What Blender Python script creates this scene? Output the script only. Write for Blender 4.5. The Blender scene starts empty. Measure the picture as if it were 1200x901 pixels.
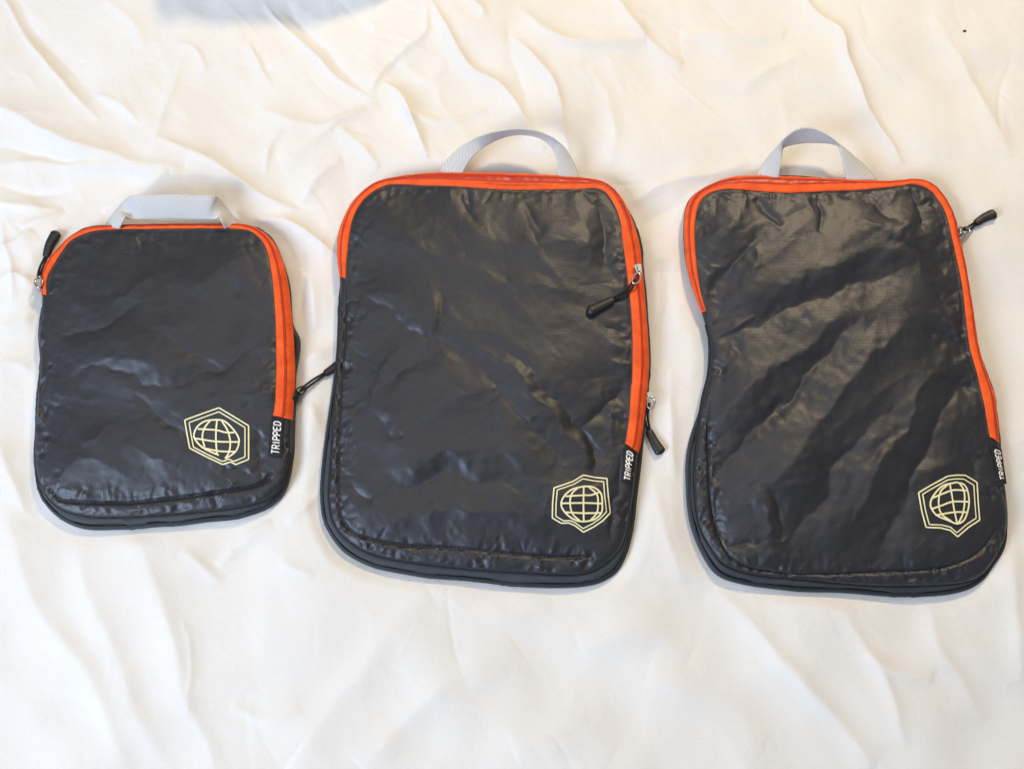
import bpy, bmesh, math
import numpy as np
from mathutils import Vector
R = math.radians
rng = np.random.default_rng(7)

# ------------------------------------------------------------------ camera, world, lamps, exposure
scene = bpy.context.scene
C = scene.collection
TILT, DIST, HFOV = R(12), 0.96, R(60)
cam_d = bpy.data.cameras.new('camera'); cam = bpy.data.objects.new('camera', cam_d); C.objects.link(cam)
cam_d.sensor_width = 36.0; cam_d.lens = 18.0 / math.tan(HFOV / 2); cam_d.clip_start = 0.01; cam_d.clip_end = 50
cam.location = (0, -DIST * math.sin(TILT), DIST * math.cos(TILT)); cam.rotation_euler = (TILT, 0, 0)
scene.camera = cam

world = bpy.data.worlds.new('World'); scene.world = world; world.use_nodes = True
bg = world.node_tree.nodes['Background']; bg.inputs[0].default_value = (0.92, 0.96, 1.0, 1); bg.inputs[1].default_value = 0.18

def lamp(name, loc, target, size, size_y, power, col):
    l = bpy.data.lights.new(name, 'AREA'); l.shape = 'RECTANGLE'; l.size = size; l.size_y = size_y
    l.energy = power; l.color = col
    o = bpy.data.objects.new(name, l); C.objects.link(o); o.location = loc
    o.rotation_euler = (Vector(target) - Vector(loc)).to_track_quat('-Z', 'Y').to_euler()
    return o
# warm room lamp beyond the top of the picture, cool window to the lower left, ceiling bounce above
lamp('room_lamp', (0.75, 1.60, 1.60), (0, 0, 0), 0.26, 0.26, 30.0, (1.0, 0.76, 0.44))
lamp('window_light', (-2.05, -1.5, 1.70), (0, 0, 0), 1.5, 1.3, 84.0, (0.70, 0.82, 1.0))
lamp('ceiling_bounce', (-0.55, 0.40, 2.1), (-0.55, 0.40, 0), 2.2, 1.4, 10.5, (1.0, 0.94, 0.88))

scene.view_settings.view_transform = 'Standard'; scene.view_settings.look = 'None'
scene.view_settings.exposure = 0.27; scene.view_settings.gamma = 1.0; scene.view_settings.use_curve_mapping = False
scene.cycles.max_bounces = 6
scene.cycles.use_denoising = True; scene.cycles.denoising_input_passes = 'RGB_ALBEDO_NORMAL'

# ------------------------------------------------------------------ measuring: a photo pixel to a point on the level z
def at(p, z=0.0):
    p = np.asarray(p, float).reshape(-1, 2)
    k = math.tan(HFOV / 2)
    dx = (p[:, 0] / 1200 - .5) * 2 * k; dy = -(p[:, 1] / 901 - .5) * 2 * k * .75
    c, s = math.cos(TILT), math.sin(TILT)
    wy = dy * c + s; wz = dy * s - c
    t = (np.asarray(z, float) - DIST * c) / wz
    return np.stack([dx * t, -DIST * s + wy * t], 1)
PX = 0.00092                                        # about one photo pixel on the bed, in metres

# ------------------------------------------------------------------ curve and raster helpers
def spline(P, n, closed=False):
    P = np.asarray(P, float)
    if closed: Q = np.vstack([P[-1], P, P[0], P[1]])
    else: Q = np.vstack([2 * P[0] - P[1], P, 2 * P[-1] - P[-2]])
    out = []
    for i in range(1, len(Q) - 2):
        t = np.linspace(0, 1, 16, endpoint=False)[:, None]
        a, b, c, d = Q[i - 1], Q[i], Q[i + 1], Q[i + 2]
        out.append(.5 * (2 * b + (c - a) * t + (2 * a - 5 * b + 4 * c - d) * t ** 2 + (3 * b - a - 3 * c + d) * t ** 3))
    out = np.vstack(out + ([P[:1]] if closed else [P[-1:]]))
    return resample(out, n, closed)
def resample(P, n, closed=False):
    d = np.r_[0, np.cumsum(np.linalg.norm(np.diff(P, axis=0), axis=1))]
    t = np.linspace(0, d[-1], n, endpoint=not closed)
    return np.stack([np.interp(t, d, P[:, k]) for k in range(P.shape[1])], 1)
def smooth_loop(P, k=3):
    for _ in range(k): P = (np.roll(P, 1, 0) + 2 * P + np.roll(P, -1, 0)) / 4
    return P
def loop_normals(P):                                # outward for a loop that runs clockwise seen from above
    t = np.roll(P, -1, 0) - np.roll(P, 1, 0); t /= np.linalg.norm(t, axis=1)[:, None] + 1e-12
    return np.stack([-t[:, 1], t[:, 0]], 1)
def line_dist(X, Y, P):                             # distance, side, position along an open polyline
    best = np.full(X.shape, 1e9); side = np.zeros(X.shape); tt = np.zeros(X.shape)
    L = np.r_[0, np.cumsum(np.linalg.norm(np.diff(P, axis=0), axis=1))]
    for i in range(len(P) - 1):
        a, b = P[i], P[i + 1]; ab = b - a; l2 = ab @ ab + 1e-15
        u = np.clip(((X - a[0]) * ab[0] + (Y - a[1]) * ab[1]) / l2, 0, 1)
        ex, ey = X - a[0] - u * ab[0], Y - a[1] - u * ab[1]
        d = np.hypot(ex, ey); m = d < best
        best = np.where(m, d, best)
        side = np.where(m, np.sign(ab[0] * ey - ab[1] * ex), side)
        tt = np.where(m, (L[i] + u * math.sqrt(l2)) / L[-1], tt)
    return best, side, tt
def inside(X, Y, P):
    r = np.zeros(X.shape, bool); Q = np.roll(P, -1, 0)
    for (x1, y1), (x2, y2) in zip(P, Q):
        if y1 == y2: continue
        r ^= ((y1 > Y) != (y2 > Y)) & (X < (x2 - x1) * (Y - y1) / (y2 - y1) + x1)
    return r
def signed(X, Y, P):
    d, _, _ = line_dist(X, Y, np.vstack([P, P[:1]]))
    return np.where(inside(X, Y, P), d, -d)
def sstep(x, a, b):
    t = np.clip((x - a) / (b - a), 0, 1); return t * t * (3 - 2 * t)
def gnoise(shape, cell, lam, seed, ang=0.0, aniso=1.0):   # band-limited noise, unit spread; aniso > 1 stretches along ang
    r = np.random.default_rng(seed)
    f = np.fft.rfft2(r.standard_normal(shape))
    ky = np.fft.fftfreq(shape[0], cell)[:, None]; kx = np.fft.rfftfreq(shape[1], cell)[None, :]
    u = (kx * math.cos(ang) + ky * math.sin(ang)) * aniso; v = (-kx * math.sin(ang) + ky * math.cos(ang)) / aniso ** .3
    k2 = (u * u + v * v) * lam * lam
    g = np.fft.irfft2(f * np.exp(-k2 * 1.2) * (1 - np.exp(-k2 * 4)), shape)
    return g / (g.std() + 1e-12)
def fold(X, Y, P, w1, w2, h, p=1.5, ends=.5):       # one crease or fold; w1 width left of its direction, w2 right; h < 0 is a valley
    P = np.asarray(P); m = 3.2 * max(w1, w2)
    out = np.zeros(X.shape)
    sel = (X > P[:, 0].min() - m) & (X < P[:, 0].max() + m) & (Y > P[:, 1].min() - m) & (Y < P[:, 1].max() + m)
    if not sel.any(): return out
    d, s, t = line_dist(X[sel], Y[sel], P)
    w = np.where(s > 0, w1, w2)
    tp = np.clip(np.sin(np.pi * np.clip(t, 0, 1)), 0, 1) ** ends
    soft = np.sqrt(d * d + (.06 * w) ** 2)
    out[sel] = h * tp * np.exp(-(soft / w) ** p)
    return out

def creases(X, Y, seed, n, box, ang, spread, length, width, height, weight=None):
    """many short crisp creases, each slightly bent, a ridge or a valley, with a lop-sided section"""
    r = np.random.default_rng(seed); out = np.zeros(X.shape); x0, x1, y0, y1 = box
    while n > 0:
        x, y = r.uniform(x0, x1), r.uniform(y0, y1); u = r.random(); a = (ang(x, y) if callable(ang) else ang) + r.normal() * spread
        L = r.uniform(*length) * (.6 + .8 * u); w = r.uniform(*width); k = w * r.uniform(.5, 1.6); h = r.uniform(*height) * r.choice([-1, 1]); b = r.normal() * .22
        if weight is not None and r.random() > weight(x, y): n -= .25; continue
        t = np.linspace(-.5, .5, 7); q = b * (t * t - .12) * L
        P = np.stack([x + t * L * math.cos(a) - q * math.sin(a), y + t * L * math.sin(a) + q * math.cos(a)], 1)
        out += fold(X, Y, P, w, k, h, 1.08, .8); n -= 1
    return out

# ------------------------------------------------------------------ mesh helpers
def link(name, v, f, mat, parent=None, base=(0, 0, 0), smooth=True):
    v = np.asarray(v, float) - np.asarray(base)
    me = bpy.data.meshes.new(name)
    if isinstance(f, np.ndarray):
        k = f.shape[1]
        me.vertices.add(len(v)); me.vertices.foreach_set('co', v.astype(np.float32).ravel())
        me.loops.add(f.size); me.loops.foreach_set('vertex_index', f.astype(np.int32).ravel())
        me.polygons.add(len(f)); me.polygons.foreach_set('loop_start', np.arange(0, f.size, k, dtype=np.int32))
        me.update(calc_edges=True); me.validate()
    else:
        me.from_pydata([tuple(x) for x in v], [], f); me.update()
    if smooth: me.polygons.foreach_set('use_smooth', np.ones(len(me.polygons), bool))
    me.materials.append(mat)
    o = bpy.data.objects.new(name, me); C.objects.link(o)
    if parent is not None: o.parent = parent
    return o
def grid_faces(nr, nc, close_c=False, off=0):
    i, j = np.meshgrid(np.arange(nr - 1), np.arange(nc if close_c else nc - 1), indexing='ij')
    j2 = (j + 1) % nc
    return off + np.stack([i * nc + j, (i + 1) * nc + j, (i + 1) * nc + j2, i * nc + j2], -1).reshape(-1, 4)
class Buf:                                          # collects pieces that make up ONE part
    def __init__(s): s.v, s.f, s.n = [], [], 0
    def add(s, v, f):
        s.v.append(np.asarray(v, float)); s.f.append(np.asarray(f) + s.n); s.n += len(v)
    def link(s, name, mat, parent, base, smooth=True): return link(name, np.vstack(s.v), np.vstack(s.f), mat, parent, base, smooth)
def tube(P, r, n=10, closed=False, rz=None):
    P = np.asarray(P, float); m = len(P)
    t = (np.roll(P, -1, 0) - np.roll(P, 1, 0)) if closed else np.gradient(P, axis=0)
    t /= np.linalg.norm(t, axis=1)[:, None] + 1e-12
    up = np.array([0, 0, 1.0]); s = np.cross(t, up); s /= np.linalg.norm(s, axis=1)[:, None] + 1e-9; u = np.cross(s, t)
    r = np.broadcast_to(np.asarray(r, float), (m,)); rz = r if rz is None else np.broadcast_to(np.asarray(rz, float), (m,))
    a = np.linspace(0, 2 * np.pi, n, endpoint=False)
    V = P[:, None] + s[:, None] * (np.cos(a)[None, :, None] * r[:, None, None]) + u[:, None] * (np.sin(a)[None, :, None] * rz[:, None, None])
    V = V.reshape(-1, 3); F = grid_faces(m, n, True)
    if closed:
        j = np.arange(n); F = np.vstack([F, np.stack([(m - 1) * n + j, j, (j + 1) % n, (m - 1) * n + (j + 1) % n], 1)])
    return V, F
def ribbon(P, w, zf):                               # flat printed stroke lying on a surface
    P = np.asarray(P, float); t = np.gradient(P, axis=0); t /= np.linalg.norm(t, axis=1)[:, None] + 1e-12
    n = np.stack([-t[:, 1], t[:, 0]], 1)
    k = np.array([-.5, -.17, .17, .5]) * w
    V = P[:, None] + n[:, None] * k[None, :, None]; V = V.reshape(-1, 2)
    return np.c_[V, zf(V)], grid_faces(len(P), 4)

# ------------------------------------------------------------------ materials
def mat(name, col, rough=.5, spec=.5, metal=0, sheen=0.0):
    m = bpy.data.materials.new(name); m.use_nodes = True
    b = m.node_tree.nodes['Principled BSDF']
    b.inputs['Base Color'].default_value = (*col, 1); b.inputs['Roughness'].default_value = rough
    b.inputs['Specular IOR Level'].default_value = spec; b.inputs['Metallic'].default_value = metal
    b.inputs['Sheen Weight'].default_value = sheen
    return m, m.node_tree.nodes, m.node_tree.links, b
def mottled(m, nodes, links, b, c1, c2, scale, detail=4):
    tc = nodes.new('ShaderNodeTexCoord'); n = nodes.new('ShaderNodeTexNoise'); n.inputs['Scale'].default_value = scale; n.inputs['Detail'].default_value = detail
    r = nodes.new('ShaderNodeValToRGB'); r.color_ramp.elements[0].position = .3; r.color_ramp.elements[1].position = .7
    r.color_ramp.elements[0].color = (*c1, 1); r.color_ramp.elements[1].color = (*c2, 1)
    links.new(tc.outputs['Object'], n.inputs['Vector']); links.new(n.outputs['Fac'], r.inputs[0]); links.new(r.outputs[0], b.inputs['Base Color'])
    return tc, n
def weave(nodes, links, b, tc, scale, strength, dist, rot=0.0, noise_scale=0, noise_amt=0):
    mp = nodes.new('ShaderNodeMapping'); mp.inputs['Rotation'].default_value[2] = rot; links.new(tc.outputs['Object'], mp.inputs['Vector'])
    hs = []
    for d in ('X', 'Y'):
        w = nodes.new('ShaderNodeTexWave'); w.bands_direction = d; w.inputs['Scale'].default_value = scale; w.inputs['Distortion'].default_value = 1.0
        w.inputs['Detail Scale'].default_value = 2.0
        links.new(mp.outputs[0], w.inputs['Vector']); hs.append(w)
    ad = nodes.new('ShaderNodeMath'); ad.operation = 'ADD'; links.new(hs[0].outputs['Fac'], ad.inputs[0]); links.new(hs[1].outputs['Fac'], ad.inputs[1])
    h = ad.outputs[0]
    if noise_scale:
        n = nodes.new('ShaderNodeTexNoise'); n.inputs['Scale'].default_value = noise_scale; n.inputs['Detail'].default_value = 5
        links.new(tc.outputs['Object'], n.inputs['Vector'])
        mu = nodes.new('ShaderNodeMath'); mu.operation = 'MULTIPLY_ADD'; mu.inputs[1].default_value = noise_amt
        links.new(n.outputs['Fac'], mu.inputs[0]); links.new(h, mu.inputs[2]); h = mu.outputs[0]
    bu = nodes.new('ShaderNodeBump'); bu.inputs['Strength'].default_value = strength; bu.inputs['Distance'].default_value = dist
    links.new(h, bu.inputs['Height']); links.new(bu.outputs[0], b.inputs['Normal'])

m_sheet, n_, l_, b_ = mat('white_cotton', (.80, .79, .775), .85, .2, sheen=.08)
tc, _ = mottled(m_sheet, n_, l_, b_, (.785, .772, .755), (.815, .806, .792), 9)
weave(n_, l_, b_, tc, 420, .45, .0005, noise_scale=150, noise_amt=3.0)
# single threads: a fine fleck in the yarn's own colour
fn = n_.new('ShaderNodeTexNoise'); fn.inputs['Scale'].default_value = 420; fn.inputs['Detail'].default_value = 2
l_.new(tc.outputs['Object'], fn.inputs['Vector'])
fr = n_.new('ShaderNodeMapRange'); fr.inputs['From Min'].default_value = .3; fr.inputs['From Max'].default_value = .7; fr.inputs['To Min'].default_value = .98; fr.inputs['To Max'].default_value = 1.01
l_.new(fn.outputs['Fac'], fr.inputs['Value'])
vm = n_.new('ShaderNodeVectorMath'); vm.operation = 'SCALE'
l_.new(b_.inputs['Base Color'].links[0].from_socket, vm.inputs[0]); l_.new(fr.outputs[0], vm.inputs['Scale']); l_.new(vm.outputs[0], b_.inputs['Base Color'])
m_nylon, n_, l_, b_ = mat('charcoal_nylon', (.0178, .0184, .0223), .455, .58, sheen=.03)
tc, _ = mottled(m_nylon, n_, l_, b_, (.0155, .0160, .0195), (.0200, .0207, .0250), 35)
b_.inputs['Specular Tint'].default_value = (.86, .89, 1.0, 1)
weave(n_, l_, b_, tc, 190, .20, .00022, R(2), noise_scale=260, noise_amt=1.0)
m_slate, n_, l_, b_ = mat('slate_polyester', (.040, .050, .062), .6, .4)
tc, _ = mottled(m_slate, n_, l_, b_, (.026, .034, .043), (.036, .046, .057), 60)
weave(n_, l_, b_, tc, 300, .3, .0003)
m_binding, *_ = mat('black_binding', (.012, .013, .016), .6, .4)
m_orange, n_, l_, b_ = mat('orange_tape', (.84, .10, .012), .62, .35)
tc, _ = mottled(m_orange, n_, l_, b_, (.72, .078, .009), (.90, .122, .016), 60)
weave(n_, l_, b_, tc, 360, .35, .0003)
m_teeth, *_ = mat('orange_nylon_coil', (.46, .030, .006), .42, .5)
m_metal, *_ = mat('polished_zinc', (.52, .51, .49), .22, .5, metal=1)
m_cord, n_, l_, b_ = mat('black_cord', (.012, .012, .013), .7, .3)
m_rubber, n_, l_, b_ = mat('black_rubber', (.014, .013, .015), .48, .45)
tc, _ = mottled(m_rubber, n_, l_, b_, (.011, .010, .012), (.018, .017, .019), 150)
m_print, n_, l_, b_ = mat('pale_yellow_print', (.80, .74, .38), .5, .4)
tc, _ = mottled(m_print, n_, l_, b_, (.76, .71, .40), (.84, .80, .52), 120)
m_white, *_ = mat('white_thread', (.80, .80, .80), .7, .3)
m_tag, n_, l_, b_ = mat('black_woven_tag', (.012, .013, .018), .7, .3)
tc, _ = mottled(m_tag, n_, l_, b_, (.010, .011, .015), (.017, .018, .023), 150)
m_stitch, *_ = mat('dark_thread', (.010, .010, .012), .6, .4)
m_web, n_, l_, b_ = mat('grey_webbing', (.50, .52, .54), .6, .4)
# herringbone weave, from the strap's own coordinates (UV: metres along, metres across)
uv = n_.new('ShaderNodeUVMap'); uv.uv_map = 'strap'
sx = n_.new('ShaderNodeSeparateXYZ'); l_.new(uv.outputs[0], sx.inputs[0])
def mth(op, a, b2=None):
    q = n_.new('ShaderNodeMath'); q.operation = op
    for k, s in enumerate((a, b2)):
        if s is None: continue
        if isinstance(s, (int, float)): q.inputs[k].default_value = s
        else: l_.new(s, q.inputs[k])
    return q.outputs[0]
zz = mth('PINGPONG', sx.outputs['Y'], .0042)
ph = mth('MULTIPLY', mth('ADD', sx.outputs['X'], mth('MULTIPLY', zz, 1.3)), 2 * math.pi / .0026)
hb = mth('ADD', mth('MULTIPLY', mth('SINE', ph), .5), .5)
rp = n_.new('ShaderNodeValToRGB'); rp.color_ramp.elements[0].color = (.30, .31, .32, 1); rp.color_ramp.elements[1].color = (.82, .825, .83, 1)
l_.new(hb, rp.inputs[0]); l_.new(rp.outputs[0], b_.inputs['Base Color'])
bu = n_.new('ShaderNodeBump'); bu.inputs['Strength'].default_value = .5; bu.inputs['Distance'].default_value = .0005
l_.new(hb, bu.inputs['Height']); l_.new(bu.outputs[0], b_.inputs['Normal'])

# ------------------------------------------------------------------ what the photo shows of each bag, in photo pixels
ZF, ZB = .0125, .007
BAGS = [
 dict(
  label='smallest charcoal packing cube with orange zipper, lying beside a larger one on the white sheet',
  F_zip=[(50,346),(49,327),(56,306),(71,289),(85,276),(105.5,267),(147,264),(194,263),(242,263),(283,263),(302,269),(318,282),(329,304),(335,327),(339,358),(342,390),(343.6,422),(343.6,453),(341,492)],
  F_rest=[(340,530),(336,556),(326,574),(308,587),(280,594),(242,599),(194,603),(147,606),(110,606),(80,600),(62,589),(50,572),(43,548),(42,510),(44,475),(47,443),(48,420),(46,395),(47,377),(49.5,360)],
  Z_in=[(54.5,346),(55,327),(64,309),(77,289),(88,279),(112,270.5),(147,268.5),(194,268),(242,267.5),(283,268.5),(298.7,274),(311,288.7),(317,311),(321,342.5),(323,374),(324,406),(324,437.5),(323,469),(320,487)],
  B=[(48,346),(47,327),(54,306),(69,288),(84,275),(105,265.5),(147,262.5),(194,262),(242,262),(284,262),(304,268),(320,281),(331.5,304),(338,327),(342,358),(344.5,380),(351.5,395),(351,412),(347,437),(346,465),(345,507),(343.5,538),(337.5,567),(325,586),(305.5,599),(280,607),(242,612),(194,617),(147,620.5),(109,620.5),(83,614.5),(61,602.5),(46.5,583),(40,557),(39,522),(41,475),(45,425),(46,377)],
  corners=[(80,279),(310,276),(326,574),(58,585)], coil=.58, open=(.0, .10, .0), bulge=.010, crumple=.8, seed=3, fold=0.5,
  seams=[[(52,566),(60,579),(75,587),(140,589),(197,584),(257,576),(302,567),(320,548)]],
  folds=[([(165,268),(185,290),(205,308)],5,9,-.0025),([(225,345),(250,315),(290,300)],16,12,.003),([(255,300),(270,335),(275,350)],6,6,-.0025),
         ([(55,383),(85,386),(110,384),(165,355)],8,5,-.003),([(60,405),(120,400),(190,385),(260,372)],20,20,.003),
         ([(185,393),(215,405),(255,432)],6,10,-.004),([(75,445),(110,424),(150,438),(190,448),(240,436),(310,405)],9,6,-.004),([(70,425),(140,420),(200,430),(300,395)],14,12,.003),
         ([(155,455),(180,485),(215,515),(235,535)],14,7,-.006),([(293,495),(303,535),(312,575)],5,6,-.006),([(255,545),(285,548),(308,562)],4,7,-.004),([(240,540),(275,543),(300,545)],6,5,.003),
         ([(90,520),(120,500),(135,490)],10,10,.003),([(150,520),(185,535),(210,545)],12,8,.003),([(80,300),(110,330),(120,345)],10,6,-.002),([(120,360),(170,330),(200,310)],8,10,.0022),
         ([(60,560),(100,540),(160,560)],12,14,.003),([(235,450),(280,470),(315,455)],12,10,.003),([(270,465),(300,478),(315,480)],5,5,-.0025)],
  hex=[(425,130),(560,210),(690,290),(690,450),(690,590),(575,636),(530,612),(460,636),(310,565),(165,490),(140,360),(120,240),(270,185)], hx=(200,460,7.5),
  globe=[[(490,580),(570,520),(600,450),(595,390),(540,310),(470,250),(395,240),(310,250),(245,290),(210,350),(210,400),(260,465),(330,510),(425,550)],
         [(408,245),(400,340),(400,430),(408,545)],[(350,245),(300,310),(280,390),(300,480)],[(450,250),(500,330),(525,430),(515,520),(480,580)],
         [(240,320),(400,330),(480,350),(560,352)],[(212,402),(400,430),(605,435)],[(300,490),(430,515),(570,520)]],
  tag=[(318.5,488),(333.5,490.5),(331,537),(314.5,535)],
  grip_out=[(122,266),(135,248),(149,232),(157,228.5),(180,228),(204,227.5),(228,228),(250,229),(257,232),(268,247),(281,266)],
  grip_in=[(140,268),(144,260),(147.5,254),(152,256.5),(180,257),(204,256.5),(228,257),(252,257),(257,254),(260,260),(264,268)],
  grip_z=[(.006,.022),(.012,.030),(.029,.030),(.037,.024),(.038,.023),(.039,.023),(.038,.023),(.037,.024),(.029,.030),(.012,.030),(.006,.022)],
  sliders=[dict(p=(49,336), a=95, cord=[(45,326),(48,315),(55,299)], tab=[(54,301),(58.5,286),(67.5,271)], z=.0155, ring=(45.5,330)),
           dict(p=(347,464), a=60, cord=[(351,459),(364,449),(382,437)], tab=[(381,438),(393,430),(404,423)], z=.009, ring=(352,458), dark=True)]),
 dict(
  label='large charcoal packing cube in the middle, its zipper pull lying across its own front panel',
  F_zip=[(399,325),(395.6,295),(398.5,269),(407.7,247),(420.5,229),(440.7,214),(470,207),(506.7,203),(561.7,203),(616.7,204.4),(671.7,207.7),(701,211.4),(717.5,220),(730,236),(741,260),(748.7,287.7),(751.6,313),(755,350),(757.8,386.7),(759.7,423),(759,437),(756,473),(750.5,517),(747,531)],
  F_rest=[(745,550),(741,583),(734,620),(726.7,642),(708,662),(682.7,672),(650,673),(616.7,671),(543,666),(470,657),(433,648),(407.7,633),(391,612),(385.7,583),(387.5,546.7),(391,491.7),(395,436.7),(397,400),(398.5,368),(399,345)],
  Z_in=[(405,327),(407,295),(413,258),(426,234.5),(448,219),(470,216),(525,218),(580,221.7),(616.7,222.8),(671.7,221.7),(703,221.7),(717.5,236),(726.7,258),(730,284),(734,313),(738.4,350),(741,386.7),(741,441.7),(739.5,455),(737,491.7),(733,520)],
  B=[(397,325),(394,295),(397,268),(406,246),(419,228),(440,212.5),(470,205.5),(507,201.5),(562,201.5),(617,203),(672,206.5),(702,210),(719,219),(732,235),(743.5,260),(752,287),(755,313),(758.5,350),(761,387),(762.5,423),(762,440),(759,475),(754,525),(749.5,565),(740.5,627),(729,664),(712.5,680.5),(690,688),(653,689.5),(580,685),(506.7,677.5),(451.7,668.5),(418.7,657.5),(396.7,642.5),(380,616),(374.7,590.7),(375.4,546.7),(382,491.7),(390,436),(395,368)],
  corners=[(424,226),(722,225),(718,652),(398,624)], coil=.60, open=(.14, .66, .17), bulge=.012, crumple=.9, seed=11, fold=0.75,
  seams=[[(405,335),(402,400),(399,437),(396,491),(395,547),(397,602),(416,626),(463,638),(525,642),(580,647),(635,652),(683,653),(706,648)]],
  folds=[([(415,335),(470,372),(515,400),(560,420)],7,12,-.0035),([(420,320),(490,360),(580,395)],16,16,.003),([(515,340),(517,370),(513,398)],5,5,-.003),
         ([(540,390),(590,425),(640,478),(690,540),(715,565)],10,8,.004),([(560,425),(610,480),(665,545)],6,9,-.003),([(600,415),(660,480),(710,540)],6,8,-.0035),
         ([(398,600),(450,575),(520,560),(580,562),(640,590)],22,16,-.006),([(430,560),(500,535),(580,530),(650,545)],22,18,.004),([(420,625),(500,600),(590,605),(650,620)],12,12,.004),
         ([(685,500),(705,480),(735,448)],5,8,-.004),([(676,490),(693,525),(704,565)],7,5,-.0045),([(700,440),(715,480),(720,520)],8,6,.003),
         ([(714,645),(720,605),(723,565),(728,530)],5,6,-.004),([(538,222),(552,245),(562,262)],5,5,-.003),([(698,232),(708,265),(718,330)],12,10,-.0055),([(672,225),(688,270),(697,330)],14,14,.003),
         ([(690,365),(715,385),(742,398)],4,6,-.0025),([(430,455),(480,430),(520,410)],10,10,-.003),([(435,480),(455,500),(470,512)],5,7,-.003),
         ([(450,500),(520,470),(600,450),(650,430)],18,16,.003),([(580,470),(585,520),(600,550)],8,10,-.002),([(590,300),(640,280),(690,290)],16,16,.003),([(430,260),(480,290),(540,300)],18,16,.0025),
         ([(600,225),(625,250),(640,270)],6,6,-.002),([(400,560),(420,575),(440,580)],5,5,-.003),([(560,340),(620,330),(690,345)],14,10,.0025),([(470,395),(440,440),(430,480)],8,8,.0025),([(405,400),(430,425),(450,440)],6,6,-.002)],
  hex=[(410,362),(500,380),(590,388),(600,520),(616,650),(560,710),(490,758),(410,798),(345,748),(300,728),(240,730),(172,690),(174,580),(185,460),(260,435),(330,410)], hx=(620,500,6.4375),
  globe=[[(410,450),(480,455),(540,500),(552,580),(545,650),(490,700),(400,715),(330,695),(270,645),(242,590),(260,530),(320,475),(410,450)],
         [(412,452),(410,580),(412,712)],[(375,455),(320,510),(310,590),(330,660),(385,712)],[(450,455),(510,510),(520,580),(510,650),(460,710)],
         [(275,525),(410,517),(470,515),(540,490)],[(245,578),(410,575),(550,580)],[(275,645),(410,652),(545,650)]],
  tag=[(732,521),(745,530),(740.5,568),(728,564.5)],
  grip_out=[(511,206),(528,183),(547,167),(570,157),(590,152.5),(609,151),(628,153.5),(645,160),(659,170),(670,186),(680,210)],
  grip_in=[(541,206),(549,190),(560,178),(576,167),(593,160),(611,157.5),(628,160),(640,166),(648,176),(653,190),(655,209)],
  grip_z=[(.010,.014),(.018,.021),(.028,.025),(.038,.026),(.044,.026),(.046,.026),(.044,.026),(.038,.026),(.028,.025),(.018,.021),(.010,.014)],
  sliders=[dict(p=(748,316), a=-80, cord=[(745,327),(735,341),(718,351)], tab=[(719,351),(705,358),(689,366)], z=.024, ring=(746,326)),
           dict(p=(760,466), a=-75, cord=[(761,472),(757,487),(761,506)], tab=[(760,504),(767,518),(775.5,532)], z=.008, ring=(763,472))]),
 dict(
  label='large charcoal packing cube pinched inwards along its left side, zipper pull pointing outwards',
  F_zip=[(824,366),(817,347),(808,319),(804,287.5),(803,263),(806,242),(815,228),(832.5,217),(857,208.5),(892,206.5),(937.5,208),(990,210.5),(1039,212.6),(1077.5,210.5),(1095,217.5),(1107,231.5),(1118,252.5),(1123,277),(1130,305),(1135,333),(1140.5,368),(1146,405),(1156,440),(1165,463),(1168.5,491),(1170,521)],
  F_rest=[(1173,545),(1177,575),(1179.5,603),(1178,627),(1168.5,648.5),(1153,671),(1130,682),(1077.5,686),(1025,686),(955,680.5),(885,673),(850,662),(834,643),(820,617),(814.5,582),(814,547),(818,505),(824,466.5),(831,438.5),(833.5,415),(832,397),(828,380)],
  Z_in=[(827,364.5),(820.5,340),(815.7,305),(814,270),(818,242),(829,228),(850,221.7),(885,223.8),(927,226),(972.5,223.8),(1018,221.7),(1053,218),(1070.5,215.8),(1088,221.7),(1100,235),(1109,252.5),(1116,280.5),(1123,312),(1128,340),(1132,375),(1137,410),(1146,443),(1154.5,480.5),(1160,512)],
  B=[(822,366),(815,347),(806,319),(802,287.5),(801,263),(804,241),(813.5,227),(832,215.5),(857,206.5),(892,204.5),(937.5,206),(990,209),(1039,211),(1078,209),(1096.5,216),(1109,230.5),(1120,252.5),(1125.5,277),(1132,305),(1137,333),(1143,368),(1148,405),(1158,438),(1167,463),(1171,491),(1173,521),(1176,550),(1180,590),(1181.5,624),(1177,645),(1166,664),(1156,680),(1137,692),(1105.5,698),(1060,699),(990,696),(920,691),(867.5,684),(839.5,673.5),(822,649),(810,617),(804.5,575),(804.5,540),(810,508.5),(819,480),(828,440),(831,412),(829,390)],
  corners=[(823,222),(1098,220),(1160,663),(840,652)], coil=.62, open=(.14, .46, .15), bulge=.011, crumple=1.0, seed=23, fold=0.75,
  seams=[[(833,470),(831,500),(832,540),(836,596),(850,641),(871,662),(913,671),(962,673),(1025,671),(1095,667),(1130,658),(1156,641),(1170,615)]],
  folds=[([(828,402),(900,374),(990,338),(1075,308)],26,16,-.0085),([(840,350),(920,330),(1000,300),(1080,280)],24,22,.006),
         ([(838,345),(868,300),(905,262)],12,14,-.006),([(826,300),(850,260),(880,235)],12,12,.004),
         ([(830,560),(880,513),(930,462),(985,395),(1010,370)],16,14,-.0085),([(830,500),(880,450),(940,410),(990,360)],20,18,.006),
         ([(920,650),(955,600),(1000,522),(1045,470)],18,16,-.008),([(880,590),(950,510),(1010,430),(1070,370)],22,20,.007),
         ([(1025,665),(1060,582),(1100,502),(1145,435)],16,14,-.008),([(985,650),(1025,560),(1080,460),(1125,390)],20,18,.007),
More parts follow.
